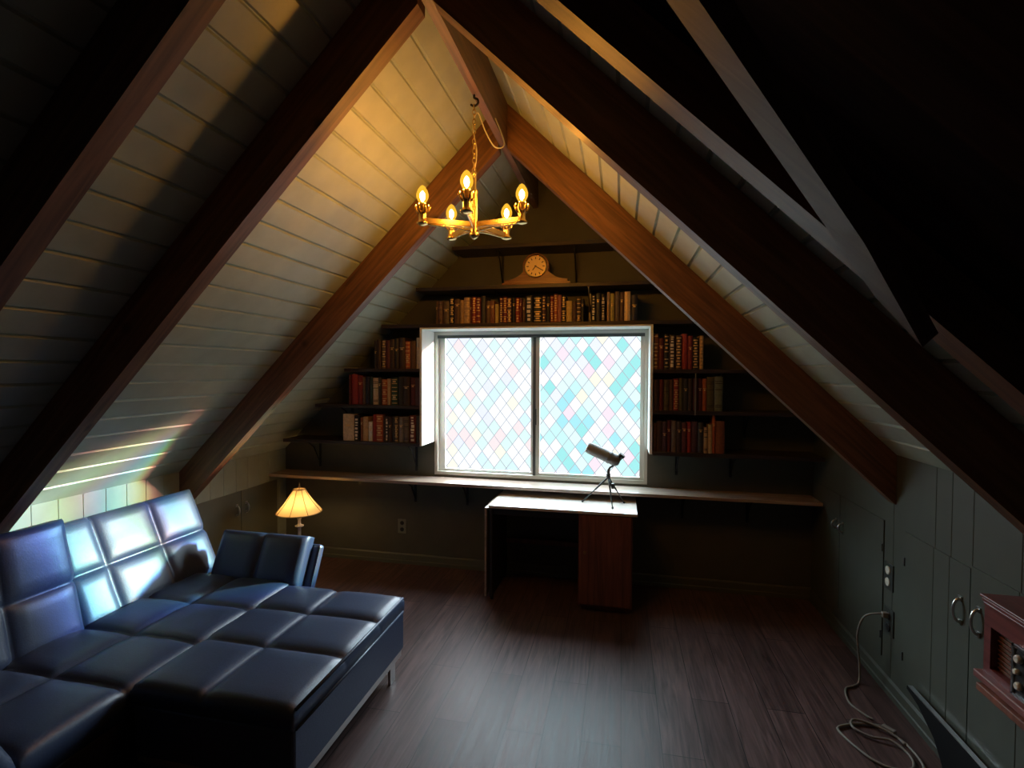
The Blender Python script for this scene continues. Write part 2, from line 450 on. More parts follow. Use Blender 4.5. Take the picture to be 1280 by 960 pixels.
# pointed foot, cut along the rafter
half = .036
ra = Vector((-1, 0, SLR)).normalized()
q = [a + ra * .0, a + d_ * .30 - w_ * half, b2 - w_ * half, b2 + w_ * half, a + d_ * .14 + w_ * half]
top = [bm.verts.new(p + n_ * .040) for p in q]; bot = [bm.verts.new(p) for p in q]
face(bm, bot); face(bm, top[::-1])
for i in range(len(q)): face(bm, [bot[i], bot[(i + 1) % len(q)], top[(i + 1) % len(q)], top[i]])
tag(obj('roof_brace', bm, M['brace'], loc=a), 'pale slanting wooden brace crossing the dark slope at upper right', 'brace')

# ------------------------------------------------------------------ knee wall doors with pulls
def pull(parent, side, W, y, z0, z1, mat):
    bm = bm_new(); s = -side
    zc, hh = (z0 + z1) / 2, (z1 - z0) / 2
    pts = [(side * W + s * (.008 + .028 * math.sin(PI * t / 12)), y, zc - hh * math.cos(PI * t / 12)) for t in range(13)]
    tube(bm, pts, .0065, 8)
    for z in (z0, z1): box(bm, side * W + s * .006, side * W + s * .012, y - .011, y + .011, z - .011, z + .011)
    o = struct('door_handle', bm, mat, parent, loc=(side * W, y, zc))
    o['label'] = 'curved metal pull'
def knee_door(n, side, W, y0, y1, z0, z1, hy, hz0, hz1, mat, grooves=(), hinge=None):
    bm = bm_new(); s = -side
    pts = [(side * W, y0 + .003), (side * W + s * .006, y0 + .003)]
    for g in grooves: pts += [(side * W + s * .006, g - .003), (side * W + s * .0035, g), (side * W + s * .006, g + .003)]
    pts += [(side * W + s * .006, y1 - .003), (side * W, y1 - .003)]
    extrude_poly(bm, pts, 'z', z0, z1)
    d = struct('door_%d' % n, bm, mat, loc=(side * W, y0, z0))
    pull(d, side, W, hy, hz0, hz1, M['chrome'])
    if hinge:
        for z in (z1 - .16, z0 + .12):
            bm = bm_new(); box(bm, side * W + s * .005, side * W + s * .012, hinge - .004, hinge + .004, z - .022, z + .022, bev=.002); struct('hinge', bm, M['alud'], d)
knee_door(1, -1, WL, 3.30, 3.77, .12, .757, 3.715, .555, .640, M['trimp'])
knee_door(2, -1, WL, 3.77, 4.24, .12, .757, 3.827, .560, .642, M['trimp'])
knee_door(3, 1, WR, 3.262, 3.853, .17, .954, 3.802, .716, .774, M['greenp'], hinge=3.275)
knee_door(4, 1, WR, 3.853, 4.34, .17, .954, 3.905, .716, .772, M['greenp'])
knee_door(5, 1, WR, 2.527, 3.055, .17, .957, 2.586, .697, .802, M['greenp'], grooves=(2.672, 2.792), hinge=3.040)
knee_door(6, 1, WR, 1.96, 2.527, .17, .970, 2.468, .700, .806, M['greenp'], grooves=(2.255,))

# ------------------------------------------------------------------ wall outlets
def outlet_y(x, z, label, plate, sock, w=.085, h=.135):
    t = thing('wall_outlet', label, 'outlet', (x, D, z))
    bm = bm_new(); box(bm, x - w / 2, x + w / 2, D - .007, D, z - h / 2, z + h / 2, bev=.003); obj('cover_plate', bm, plate, t)
    for k in (-1, 1):
        bm = bm_new(); lathe(bm, [(.019, 0), (.019, .004), (.016, .006)], mat=Matrix.Translation((x, D - .006, z + k * .03)) @ Matrix.Rotation(PI / 2, 4, 'X'), seg=16); obj('socket', bm, sock, t)
outlet_y(-1.242, .350, 'grey outlet on the window wall between the lit lamp and desk', M['plateg'], M['black'])
def outlet_r(y, z, label, sock):
    t = thing('wall_outlet', label, 'outlet', (WR, y, z))
    bm = bm_new(); box(bm, WR - .007, WR, y - .05, y + .05, z - .075, z + .075, bev=.003); obj('cover_plate', bm, M['plate'], t)
    for k in (-1, 1):
        bm = bm_new(); lathe(bm, [(.024, 0), (.024, .004), (.020, .006)], mat=Matrix.Translation((WR - .006, y, z + k * .033)) @ Matrix.Rotation(-PI / 2, 4, 'Y'), seg=16); obj('socket', bm, sock, t)
outlet_r(3.205, .655, 'dark outlet plate with two ivory sockets on the right-hand green wall', M['ivory'])
outlet_r(3.19, .405, 'dark lower outlet on the green wall with a grey cord plugged in', M['black'])

# ------------------------------------------------------------------ shelves
def bracket(parent, x, ztop, hgt, reach=.24, w=.022, mat=None, yw=D - .001):
    bm = bm_new(); t = .004
    box(bm, x - w / 2, x + w / 2, yw - t, yw, ztop - hgt, ztop)
    box(bm, x - w / 2, x + w / 2, yw - reach, yw - t, ztop - t, ztop)
    tube(bm, [(x, yw - t, ztop - hgt * .85), (x, yw - reach * .45, ztop - hgt * .25), (x, yw - reach * .85, ztop - t)], .006, 6)
    obj('bracket', bm, mat or M['iron'], parent, loc=(x, yw, ztop))
def shelf(label, x0, x1, ztop, brackets=(), bh=.26, th=.03, y0=SY, mat=None, strips=()):
    t = thing('wall_shelf', label, 'shelf', ((x0 + x1) / 2, D, ztop - th), 'dark shelves on the window wall')
    bm = bm_new(); box(bm, x0, x1, y0, D - .001, ztop - th, ztop, bev=.003); obj('board', bm, mat or M['shelf'], t)
    for x in brackets: bracket(t, x, ztop - th, bh)
    return t
shelf('dark shelf left of the window holding the cream book, lowest of three', -2.28, -.946, 1.175, (-2.09, -1.10), .27)
shelf('dark shelf left of the window holding the tall red books, middle of three', -1.95, -.946, 1.50, (-1.75,), .2)
shelf('dark shelf left of the window under the light grey book, uppermost of three', -1.66, -.946, 1.82, (-1.45,), .2)
shelf('dark shelf right of the window holding the orange books, lowest of three', .987, 2.21, 1.175, (1.62, 1.2), .2)
shelf('dark shelf right of the window under the grey green book, middle of three', .987, 2.04, 1.50, (1.72,), .2)
o = shelf('dark shelf right of the window under nine gilt books, uppermost of three', .987, 1.71, 1.82, (1.52,), .2)
bm = bm_new(); box(bm, 1.296, 1.306, 4.070, 4.078, 1.465, 1.79); box(bm, 1.296, 1.306, 4.07, 4.10, 1.465, 1.469); p = obj('hanging_strip', bm, M['greyiron'], o); p['label'] = 'thin pale metal strip hanging below the board'
shelf('long dark shelf above the window carrying the longest row of books', -1.30, 1.34, 2.20)
o = shelf('dark shelf high on the gable carrying the mantel clock', -.98, 1.00, 2.51, (-.30,), .15)
bm = bm_new(); box(bm, .474, .492, 4.30, 4.306, 2.205, 2.478); box(bm, .474, .492, 4.10, 4.306, 2.474, 2.479); tube(bm, [(.483, 4.30, 2.30), (.483, 4.22, 2.42), (.483, 4.13, 2.475)], .006, 6); obj('bracket', bm, M['greyiron'], o)
shelf('short empty dark shelf topmost under the roof peak', -.655, .675, 2.845, (-.283, .362), .30)
# continuous worktop under the window
t = thing('worktop', 'long wooden worktop below the window running wall to wall', 'worktop', (0, D, .80))
bm = bm_new(); box(bm, -WL + .004, WR - .014, 4.125, D - .004, .806, .832, bev=.003); obj('board', bm, M['counter'], t)
for x in (-1.109, -.607, 1.25, 1.75): bracket(t, x, .806, .22, .22)

# ------------------------------------------------------------------ books
BC = {'brown': (.11, .055, .032), 'mauve brown': (.15, .085, .075), 'taupe': (.13, .095, .070), 'black': (.012, .011, .012), 'gold': (.50, .30, .12),
      'tan': (.46, .31, .17), 'dark red': (.12, .018, .016), 'red': (.30, .030, .026), 'crimson': (.20, .022, .024), 'charcoal': (.040, .038, .040), 'russet': (.22, .075, .032),
      'yellow': (.58, .42, .13), 'maroon': (.095, .020, .024), 'plum': (.070, .032, .048), 'orange': (.40, .095, .030), 'rose': (.34, .12, .095), 'dark brown': (.050, .028, .020),
      'olive yellow': (.40, .34, .11), 'cream': (.62, .50, .36), 'navy': (.016, .018, .045), 'light grey': (.48, .48, .45), 'dark teal': (.02, .05, .055), 'dark green': (.03, .07, .045),
      'white': (.66, .60, .54), 'grey': (.20, .18, .16), 'olive': (.10, .085, .035), 'grey green': (.15, .18, .14)}
BM = {k: plain('book_cover_' + k.replace(' ', '_'), v, .5, noise_amt=.18, scale=60) for k, v in BC.items()}
M['pages'] = plain('book_pages', (.55, .47, .34), .8)
M['gilt'] = plain('gilt_tooling', (.72, .50, .24), .4, metal=.35)
M['wlet'] = plain('white_lettering', (.72, .66, .58), .5)
M['dband'] = plain('dark_band', (.035, .022, .018), .5)
BOOKS = {
    'top': ( 2.2 , [
        (-0.809, -0.792, 0.196, 'brown', 'p'), (-0.788, -0.748, 0.192, 'mauve brown', 'b'), (-0.744, -0.693, 0.193, 'taupe', 'p'), (-0.683, -0.649, 0.221, 'black', 'g'),
        (-0.644, -0.596, 0.209, 'brown', 'p'), (-0.592, -0.56, 0.199, 'gold', 'p'), (-0.558, -0.506, 0.221, 'tan', 'g'), (-0.503, -0.487, 0.208, 'dark red', 'p'),
        (-0.486, -0.454, 0.221, 'red', 'g'), (-0.45, -0.414, 0.215, 'crimson', 'g'), (-0.411, -0.372, 0.228, 'charcoal', 'p'), (-0.365, -0.329, 0.188, 'brown', 'p'),
        (-0.327, -0.291, 0.185, 'russet', 'p'), (-0.285, -0.257, 0.157, 'yellow', 'p'), (-0.246, -0.221, 0.212, 'maroon', 'g'), (-0.219, -0.187, 0.214, 'crimson', 'g'),
        (-0.184, -0.147, 0.208, 'plum', 'g'), (-0.144, -0.116, 0.203, 'black', 'p'), (-0.113, -0.081, 0.206, 'red', 'g'), (-0.079, -0.059, 0.197, 'dark red', 'p'),
        (-0.054, -0.032, 0.183, 'brown', 'p'), (-0.027, 0.031, 0.219, 'black', 'w'), (0.038, 0.104, 0.211, 'black', 'g'),
    ]),
    'top2': ( 2.2 , [
        (0.108, 0.137, 0.218, 'plum', 'g'), (0.14, 0.173, 0.199, 'black', 'p'), (0.176, 0.204, 0.214, 'crimson', 'g'), (0.207, 0.234, 0.228, 'orange', 'g'),
        (0.236, 0.266, 0.219, 'rose', 'p'), (0.269, 0.301, 0.212, 'black', 'g'), (0.304, 0.351, 0.171, 'yellow', 'p'), (0.355, 0.384, 0.163, 'brown', 'p'),
        (0.389, 0.423, 0.193, 'dark brown', 'g'), (0.426, 0.448, 0.183, 'black', 'p'), (0.508, 0.541, 0.211, 'black', 'w'), (0.544, 0.578, 0.223, 'charcoal', 'p'),
        (0.583, 0.616, 0.218, 'black', 'w'), (0.631, 0.651, 0.229, 'tan', 'p'), (0.653, 0.687, 0.22, 'olive yellow', 'p'), (0.693, 0.726, 0.232, 'taupe', 'p'),
        (0.73, 0.76, 0.226, 'brown', 'p'), (0.765, 0.811, 0.232, 'cream', 'g'), (0.819, 0.866, 0.202, 'navy', 'p'),
    ]),
    'la': ( 1.82 , [
        (-1.388, -1.36, 0.245, 'charcoal', 'p'), (-1.357, -1.318, 0.251, 'dark brown', 'p'), (-1.314, -1.276, 0.251, 'taupe', 'g'), (-1.272, -1.232, 0.244, 'maroon', 'p'),
        (-1.23, -1.19, 0.252, 'dark brown', 'p'), (-1.187, -1.152, 0.259, 'charcoal', 'p'), (-1.15, -1.096, 0.267, 'dark brown', 'p'), (-1.089, -1.047, 0.236, 'orange', 'g'),
        (-1.045, -0.997, 0.236, 'brown', 'p'), (-0.988, -0.949, 0.266, 'light grey', 'p'),
    ]),
    'lb': ( 1.5 , [
        (-1.626, -1.61, 0.265, 'maroon', 'p'), (-1.607, -1.546, 0.266, 'red', 'p'), (-1.544, -1.498, 0.257, 'crimson', 'p'), (-1.494, -1.472, 0.241, 'taupe', 'p'),
        (-1.468, -1.431, 0.248, 'navy', 'p'), (-1.429, -1.404, 0.248, 'dark teal', 'p'), (-1.4, -1.349, 0.236, 'cream', 'b'), (-1.343, -1.316, 0.242, 'charcoal', 'p'),
        (-1.312, -1.262, 0.224, 'orange', 'g'), (-1.26, -1.229, 0.23, 'tan', 'p'), (-1.221, -1.165, 0.239, 'dark green', 'g'), (-1.16, -1.112, 0.249, 'charcoal', 'p'),
        (-1.109, -1.048, 0.25, 'dark brown', 'p'), (-1.044, -0.999, 0.244, 'maroon', 'p'), (-0.995, -0.944, 0.244, 'plum', 'p'),
    ]),
    'lc': ( 1.175 , [
        (-1.684, -1.578, 0.237, 'cream', 'p'), (-1.575, -1.528, 0.226, 'black', 'w'), (-1.523, -1.497, 0.208, 'russet', 'p'), (-1.494, -1.446, 0.215, 'tan', 'p'),
        (-1.441, -1.405, 0.172, 'white', 'p'), (-1.401, -1.366, 0.236, 'red', 'p'), (-1.362, -1.304, 0.239, 'orange', 'g'), (-1.301, -1.282, 0.232, 'dark brown', 'p'),
        (-1.279, -1.251, 0.22, 'charcoal', 'w'), (-1.247, -1.219, 0.214, 'dark brown', 'p'), (-1.215, -1.191, 0.221, 'charcoal', 'p'), (-1.188, -1.158, 0.225, 'taupe', 'g'),
        (-1.155, -1.111, 0.219, 'grey', 'p'), (-1.107, -1.056, 0.224, 'taupe', 'b'), (-1.049, -0.994, 0.238, 'dark red', 'w'), (-0.99, -0.945, 0.233, 'charcoal', 'p'),
    ]),
    'ra': ( 1.82 , [
        (0.99, 1.027, 0.276, 'russet', 'g'), (1.032, 1.068, 0.241, 'dark red', 'p'), (1.071, 1.105, 0.272, 'black', 'g'), (1.109, 1.15, 0.265, 'dark brown', 'w'),
        (1.158, 1.199, 0.259, 'dark brown', 'g'), (1.202, 1.244, 0.273, 'red', 'p'), (1.248, 1.28, 0.258, 'crimson', 'p'), (1.284, 1.324, 0.24, 'black', 'g'),
        (1.333, 1.361, 0.257, 'tan', 'g'),
    ]),
    'rb': ( 1.5 , [
        (0.994, 1.034, 0.238, 'dark brown', 'p'), (1.037, 1.069, 0.239, 'dark red', 'p'), (1.073, 1.11, 0.237, 'olive', 'b'), (1.112, 1.143, 0.239, 'brown', 'p'),
        (1.146, 1.18, 0.246, 'red', 'g'), (1.183, 1.214, 0.251, 'olive', 'p'), (1.218, 1.252, 0.247, 'charcoal', 'p'), (1.255, 1.286, 0.247, 'dark brown', 'p'),
        (1.29, 1.321, 0.247, 'maroon', 'p'), (1.324, 1.355, 0.248, 'dark red', 'p'), (1.359, 1.388, 0.248, 'orange', 'p'), (1.391, 1.442, 0.26, 'olive', 'b'),
        (1.445, 1.502, 0.265, 'grey green', 'b'),
    ]),
    'rc': ( 1.175 , [
        (0.995, 1.02, 0.221, 'brown', 'p'), (1.023, 1.063, 0.239, 'dark brown', 'p'), (1.065, 1.096, 0.234, 'plum', 'p'), (1.099, 1.13, 0.247, 'maroon', 'p'),
        (1.133, 1.169, 0.245, 'taupe', 'p'), (1.172, 1.206, 0.239, 'dark brown', 'p'), (1.209, 1.245, 0.232, 'maroon', 'p'), (1.248, 1.278, 0.239, 'red', 'p'),
        (1.281, 1.326, 0.242, 'plum', 'p'), (1.329, 1.365, 0.235, 'charcoal', 'p'), (1.371, 1.399, 0.201, 'tan', 'b'), (1.402, 1.432, 0.222, 'tan', 'p'),
        (1.432, 1.454, 0.296, 'orange', 'p'), (1.456, 1.522, 0.249, 'russet', 'p'),
    ]),
}
ORD = ['first', 'second', 'third', 'fourth', 'fifth', 'sixth', 'seventh', 'eighth', 'ninth', 'tenth', 'eleventh', 'twelfth', 'thirteenth', 'fourteenth', 'fifteenth', 'sixteenth', 'seventeenth', 'eighteenth', 'nineteenth']
def ordn(i):
    if i < 19: return ORD[i]
    n = i + 1; tens = {2: 'twent', 3: 'thirt', 4: 'fort'}[n // 10]
    return tens + 'ieth' if n % 10 == 0 else tens + 'y-' + ORD[n % 10 - 1]
def book(x0, x1, z0, h, col, style, label, group, rnd):
    w = x1 - x0; dep = rnd.uniform(.15, .19); ys = 4.10 + rnd.uniform(-.006, .012); bm = bm_new()
    r = min(.008, w * .3); bt = .003; n = 5
    arc = [(x0 + w * k / n, ys + r - r * math.sin(PI * k / n) ** .7) for k in range(n + 1)]
    inner = [(x1 - bt, ys + r + .004), (x0 + bt, ys + r + .004)]
    extrude_poly(bm, arc + inner, 'z', z0, z0 + h)                              # spine
    box(bm, x0, x0 + bt, ys + r, ys + dep, z0, z0 + h); box(bm, x1 - bt, x1, ys + r, ys + dep, z0, z0 + h)   # boards
    box(bm, x0 + bt, x1 - bt, ys + r + .004, ys + dep - .005, z0 + .003, z0 + h - .004, mi=1)
    def band(za, zb, k0=.06, k1=.94, e=.0012):
        pts = [(x0 + w * (k0 + (k1 - k0) * k / 6), ys + r - r * math.sin(PI * (k0 + (k1 - k0) * k / 6)) ** .7 - e) for k in range(7)]
        pts += [(x0 + w * k1, ys + r + .001), (x0 + w * k0, ys + r + .001)]
        extrude_poly(bm, pts, 'z', z0 + za, z0 + zb, mi=2)
    bmat = M['gilt']
    if style == 'g':
        k = rnd.choice((5, 6, 6, 7))
        for i in range(k):
            zc = h * (.07 + .86 * i / (k - 1)); band(zc - .0035, zc + .0035)
            if i < k - 1 and rnd.random() < .75:
                zm = zc + h * .43 / (k - 1); band(zm - .007, zm + .007, .26, .74)
    elif style == 'w':
        bmat = M['wlet']; zc = h * .06
        while zc < h * .92:
            l = rnd.uniform(.008, .03); band(zc, min(zc + l, h * .95), rnd.uniform(.18, .32), rnd.uniform(.68, .82)); zc += l + rnd.uniform(.006, .016)
    elif style == 'b':
        bmat = M['dband']
        for f in (.12, .17, .62, .80, .86): band(h * f - .003, h * f + .003)
    elif style == 'p' and rnd.random() < .45:
        bmat = M['gilt']; f = rnd.uniform(.6, .8); band(h * f - .002, h * f + .002, .1, .9); band(h * f - .018, h * f - .006, .3, .7)
    o = obj('book', bm, [BM[col], M['pages'], bmat], loc=((x0 + x1) / 2, ys + dep / 2, z0))
    return tag(o, label, 'book', group)
STY = {'g': 'gilt-banded book', 'w': 'white-lettered book', 'b': 'book with dark bands', 'p': 'plain-spined book'}
ROWS = [(('top', 'top2'), 'on the long shelf above the window', 'books on the shelf above the window'),
        (('la',), 'on the upper shelf left of the window', 'books on the upper left shelf'), (('lb',), 'on the middle shelf left of the window', 'books on the middle left shelf'),
        (('lc',), 'on the lowest shelf left of the window', 'books on the lowest left shelf'), (('ra',), 'on the upper shelf right of the window', 'books on the upper right shelf'),
        (('rb',), 'on the middle shelf right of the window', 'books on the middle right shelf'), (('rc',), 'on the lowest shelf right of the window', 'books on the lowest right shelf')]
rb = random.Random(3)
for keys, where, grp in ROWS:
    i = 0
    for k in keys:
        z0, lst = BOOKS[k]
        for x0, x1, h, col, st in lst:
            book(x0, x1, z0 + .0005, h, col, st, '%s %s, %s from left %s' % (col, {'g': 'gilt-banded book', 'w': 'white-lettered book', 'b': 'dark-banded book', 'p': 'plain book'}[st], ordn(i), where), grp, rb); i += 1

# ------------------------------------------------------------------ mantel clock
cx_, cy_, cz_ = .045, 4.16, 2.5105
t = thing('mantel_clock', 'wooden tambour mantel clock with round gilt dial on a high shelf', 'clock', (cx_, cy_ + .05, cz_))
bm = bm_new()
prof = [(-.265, .028), (-.265, .052)]
for k in range(9):
    s = k / 8; prof.append((-.25 + .145 * s, .052 + .065 * (s ** 2.2)))
for k in range(13):
    an = PI * (.92 - .84 * k / 12); prof.append((.112 * math.cos(an), .155 + .112 * math.sin(an)))
for k in range(9):
    s = 1 - k / 8; prof.append((.25 - .145 * s, .052 + .065 * (s ** 2.2)))
prof += [(.265, .052), (.265, .028)]
extrude_poly(bm, [(cx_ + x, cz_ + z) for x, z in prof], 'y', cy_, cy_ + .10); obj('case', bm, M['clockw'], t)
bm = bm_new(); box(bm, cx_ - .285, cx_ + .285, cy_ - .012, cy_ + .112, cz_ + .010, cz_ + .028, bev=.004)
for x in (-.25, .25): box(bm, cx_ + x - .02, cx_ + x + .02, cy_ - .005, cy_ + .03, cz_, cz_ + .010)
obj('plinth', bm, M['clockw'], t)
R90 = Matrix.Rotation(PI / 2, 4, 'X')
bm = bm_new(); lathe(bm, [(.098, 0), (.098, .006), (.090, .012), (.084, .012), (.084, .004)], mat=Matrix.Translation((cx_, cy_, cz_ + .158)) @ R90, seg=36, cap=False); bez = obj('bezel', bm, M['brass'], t)
bm = bm_new(); lathe(bm, [(.086, 0), (.086, .005)], mat=Matrix.Translation((cx_, cy_, cz_ + .158)) @ R90, seg=36); dial = obj('dial', bm, M['clockf'], t)
bm = bm_new()
for k in range(12):
    m = Matrix.Translation((cx_, cy_ - .0055, cz_ + .158)) @ Matrix.Rotation(PI * k / 6, 4, 'Y')
    box(bm, -.004, .004, -.001, .001, .058, .076, mat=m)
obj('hour_marks', bm, M['clockd'], dial)
for nm, an, l in (('hour_hand', 3.8, .040), ('minute_hand', 2.1, .060)):
    bm = bm_new(); box(bm, -.0035, .0035, -.001, .001, -.010, l, mat=Matrix.Translation((cx_, cy_ - .0085, cz_ + .158)) @ Matrix.Rotation(an, 4, 'Y')); obj(nm, bm, M['clockd'], dial)

# ------------------------------------------------------------------ desk
t = thing('desk', 'small wooden desk with one brown pedestal under the window', 'desk', (.31, 4.05, 0))
DX0, DX1, DY0, DY1, DZ = -.255, .872, 3.785, 4.36, .757
bm = bm_new(); box(bm, DX0, DX1, DY0, DY1, DZ - .022, DZ, bev=.003); o = obj('desktop', bm, M['deskt'], t); o['label'] = 'pale glossy top'
bm = bm_new(); box(bm, .44, .838, DY0 + .02, DY1 - .03, .035, DZ - .022); box(bm, .46, .82, DY0 + .05, DY1 - .05, 0, .035); ped = obj('pedestal', bm, M['deskw'], t)
bm = bm_new(); box(bm, .452, .826, DY0 + .004, DY0 + .02, .05, DZ - .03, bev=.004); dr = obj('door', bm, M['deskw'], t)
bm = bm_new(); lathe(bm, [(.006, 0), (.006, .010), (.012, .014), (.012, .020), (.004, .024)], mat=Matrix.Translation((.49, DY0 + .004, .45)) @ R90, seg=14); obj('knob', bm, M['brassd'], dr)
bm = bm_new(); box(bm, DX0 + .008, DX0 + .028, DY0 + .01, DY1 - .03, .035, DZ - .022); obj('side_panel', bm, M['deskd'], t)
bm = bm_new(); box(bm, DX0 - .034, DX0 - .018, DY0 + .01, DY1 - .02, .035, DZ - .035, bev=.002)
box(bm, DX0 - .034, DX0 - .002, DY0 + .01, DY1 - .02, DZ - .035, DZ - .022, bev=.002); o = obj('drop_leaf', bm, M['counter'], t); o['label'] = 'folded leaf hanging at the end'
bm = bm_new(); box(bm, DX0 + .028, .44, DY1 - .06, DY1 - .04, .30, .34); obj('stretcher', bm, M['deskw'], t)
bm = bm_new(); box(bm, DX0 + .028, .44, DY0 + .03, DY0 + .045, DZ - .075, DZ - .022); obj('apron', bm, M['deskd'], t)
for y in (DY0 + .05, DY1 - .08):
    bm = bm_new(); x = DX0 + .018
    lathe(bm, [(.022, -.009), (.022, .009)], mat=Matrix.Translation((x, y, .022)) @ Matrix.Rotation(PI / 2, 4, 'Y'), seg=18); box(bm, x - .014, x + .014, y - .012, y + .012, .028, .036); obj('caster', bm, M['black'], t)

# ------------------------------------------------------------------ telescope on the desk
t = thing('telescope', 'small grey telescope on a thin black tripod standing on the desk', 'telescope', (.655, 4.0, DZ))
ax0, ax1 = Vector((.488, 3.985, 1.212)), Vector((.765, 4.0, 1.085))
d = (ax1 - ax0).normalized(); L_ = (ax1 - ax0).length
rotm = d.to_track_quat('Z', 'Y').to_matrix().to_4x4(); mt = Matrix.Translation(ax0) @ rotm
bm = bm_new(); lathe(bm, [(.036, 0), (.043, .006), (.046, .03), (.046, .17), (.043, .178)], mat=mt, seg=28); o = obj('tube', bm, M['rubber'], t); o['label'] = 'ribbed grey barrel'
bm = bm_new(); lathe(bm, [(.041, .176), (.049, .182), (.049, .20), (.044, .206), (.046, .215), (.046, .25), (.034, .268), (.026, .275)], mat=mt, seg=28); obj('focus_ring', bm, M['dkgrey'], t)
e0 = ax0 + d * .262 + Vector((.0, 0, .012)); e1 = e0 + Vector((.036, -.006, .044))
bm = bm_new(); tube(bm, [e0, e0.lerp(e1, .6), e0.lerp(e1, .62), e1], [.020, .020, .025, .025], 16); obj('eyepiece', bm, M['black'], t)
hub = Vector((.655, 3.995, 1.000))
bm = bm_new(); tube(bm, [hub + Vector((0, 0, -.02)), hub + Vector((.0, 0, .03)), hub + Vector((.012, 0, .055)), hub + Vector((.026, 0, .062)), ax0 + d * .225 + Vector((0, 0, -.045))], [.012, .011, .008, .008, .012], 10)
lathe(bm, [(.016, -.03), (.016, .0), (.010, .01)], c=hub, seg=14); hd = obj('tripod_head', bm, M['black'], t)
bm = bm_new(); tube(bm, [hub + Vector((0, 0, -.03)), hub + Vector((.03, -.02, -.10))], [.007, .006], 8); lathe(bm, [(.012, -.02), (.012, .02)], c=hub + Vector((.034, -.02, -.085)), seg=12); obj('pan_handle', bm, M['black'], t)
for f in ((.452, 4.055, DZ + .004), (.690, 3.905, DZ + .004), (.775, 4.09, DZ + .004)):
    bm = bm_new(); f = Vector(f); h0 = hub + Vector((0, 0, -.02)); tube(bm, [h0, h0.lerp(f, .5), h0.lerp(f, .52), f], [.0075, .007, .0048, .0045], 8)
    lathe(bm, [(.008, -.004), (.008, .006), (.005, .010)], c=f, seg=10); obj('leg', bm, M['black'], t)

# ------------------------------------------------------------------ chandelier
CX, CY = -.004, 2.526
t = thing('chandelier', 'five-armed brass chandelier with lit amber bulbs hanging from ridge board', 'chandelier', (CX, CY, 3.215))
bm = bm_new()
lathe(bm, [(.006, -.012), (.024, 0), (.026, .010), (.020, .018), (.018, .030), (.0165, .05), (.0165, .22), (.021, .225), (.021, .235), (.013, .245), (.013, .315), (.018, .320), (.010, .332), (.004, .335)], c=(CX, CY, 2.492), seg=24)
obj('column', bm, M['brass'], t)
angs = [207, 279, 351, 63, 135]
RAD = .262
for an in angs:
    a = math.radians(an); ca, sa = math.cos(a), math.sin(a); P = lambda r, z: (CX + r * ca, CY + r * sa, z)
    bm = bm_new()
    box(bm, .010, RAD - .012, -.005, .005, -.016, .014, bev=.003, mat=Matrix.Translation((CX, CY, 2.556)) @ Matrix.Rotation(a, 4, 'Z'))
    tube(bm, smooth_path([P(.014, 2.520), P(.09, 2.532), P(.18, 2.535), P(.24, 2.538)], 5), .005, 8)
    arm = obj('arm', bm, M['brass'], t, loc=P(0, 2.55))
    c = P(RAD, 0)
    bm = bm_new(); lathe(bm, [(.008, 2.530), (.026, 2.534), (.031, 2.541), (.022, 2.548), (.0185, 2.556), (.0185, 2.59), (.022, 2.598)], c=c, seg=18)
    for k in range(6):
        b_ = PI * k / 3 + .3; tube(bm, [(c[0] + .016 * math.cos(b_), c[1] + .016 * math.sin(b_), 2.585), (c[0] + .028 * math.cos(b_), c[1] + .028 * math.sin(b_), 2.600), (c[0] + .036 * math.cos(b_), c[1] + .036 * math.sin(b_), 2.622), (c[0] + .031 * math.cos(b_), c[1] + .031 * math.sin(b_), 2.632)], [.005, .006, .006, .004], 6)
    obj('candle_cup', bm, M['brass'], t, loc=P(RAD, 2.54))
    bm = bm_new(); lathe(bm, [(.0135, 2.592), (.0135, 2.640), (.009, 2.645)], c=c, seg=16); obj('candle_sleeve', bm, M['brassd'], t, loc=P(RAD, 2.6))
    bm = bm_new(); lathe(bm, [(.004, 2.652), (.010, 2.660), (.013, 2.674), (.011, 2.688), (.003, 2.700)], c=c, seg=14); fil = obj('bulb', bm, M['bulb'], t, loc=P(RAD, 2.645))
    bm = bm_new(); lathe(bm, [(.010, 2.640), (.022, 2.650), (.030, 2.668), (.031, 2.684), (.025, 2.704), (.013, 2.722), (.002, 2.730)], c=c, seg=20); obj('bulb_halo', bm, M['amber'], fil)  # oversized glowing envelope, added as a halo round the lit core
# chain of links up to the hook
bm = bm_new(); z = 2.832; k = 0
while z < 3.165:
    pts = []
    for i in range(12):
        th = 2 * PI * i / 12; sx, sz = .0085 * math.cos(th), .016 * math.sin(th)
        pts.append((CX + (sx if k % 2 == 0 else 0), CY + (0 if k % 2 == 0 else sx), z + sz))
    tube(bm, pts, .0024, 6, closed=True); z += .0245; k += 1
obj('chain', bm, M['brass'], t)
bm = bm_new(); tube(bm, smooth_path([(CX, CY, 2.82), (CX + .012, CY + .006, 2.93), (CX - .006, CY, 3.05), (CX + .014, CY + .015, 3.13), (CX + .045, CY + .05, 3.05), (CX + .085, CY + .10, 2.985), (CX + .12, CY + .17, 3.03), (.033, CY + .30, 3.235)], 6), .0034, 6); obj('swag_cord', bm, M['ivory'], t)
bm = bm_new(); tube(bm, smooth_path([(CX, CY, 3.214), (CX, CY, 3.198), (CX + .018, CY, 3.188), (CX + .020, CY, 3.168), (CX, CY, 3.156), (CX - .018, CY, 3.166)], 5), .006, 8); obj('hook', bm, M['iron'], t)

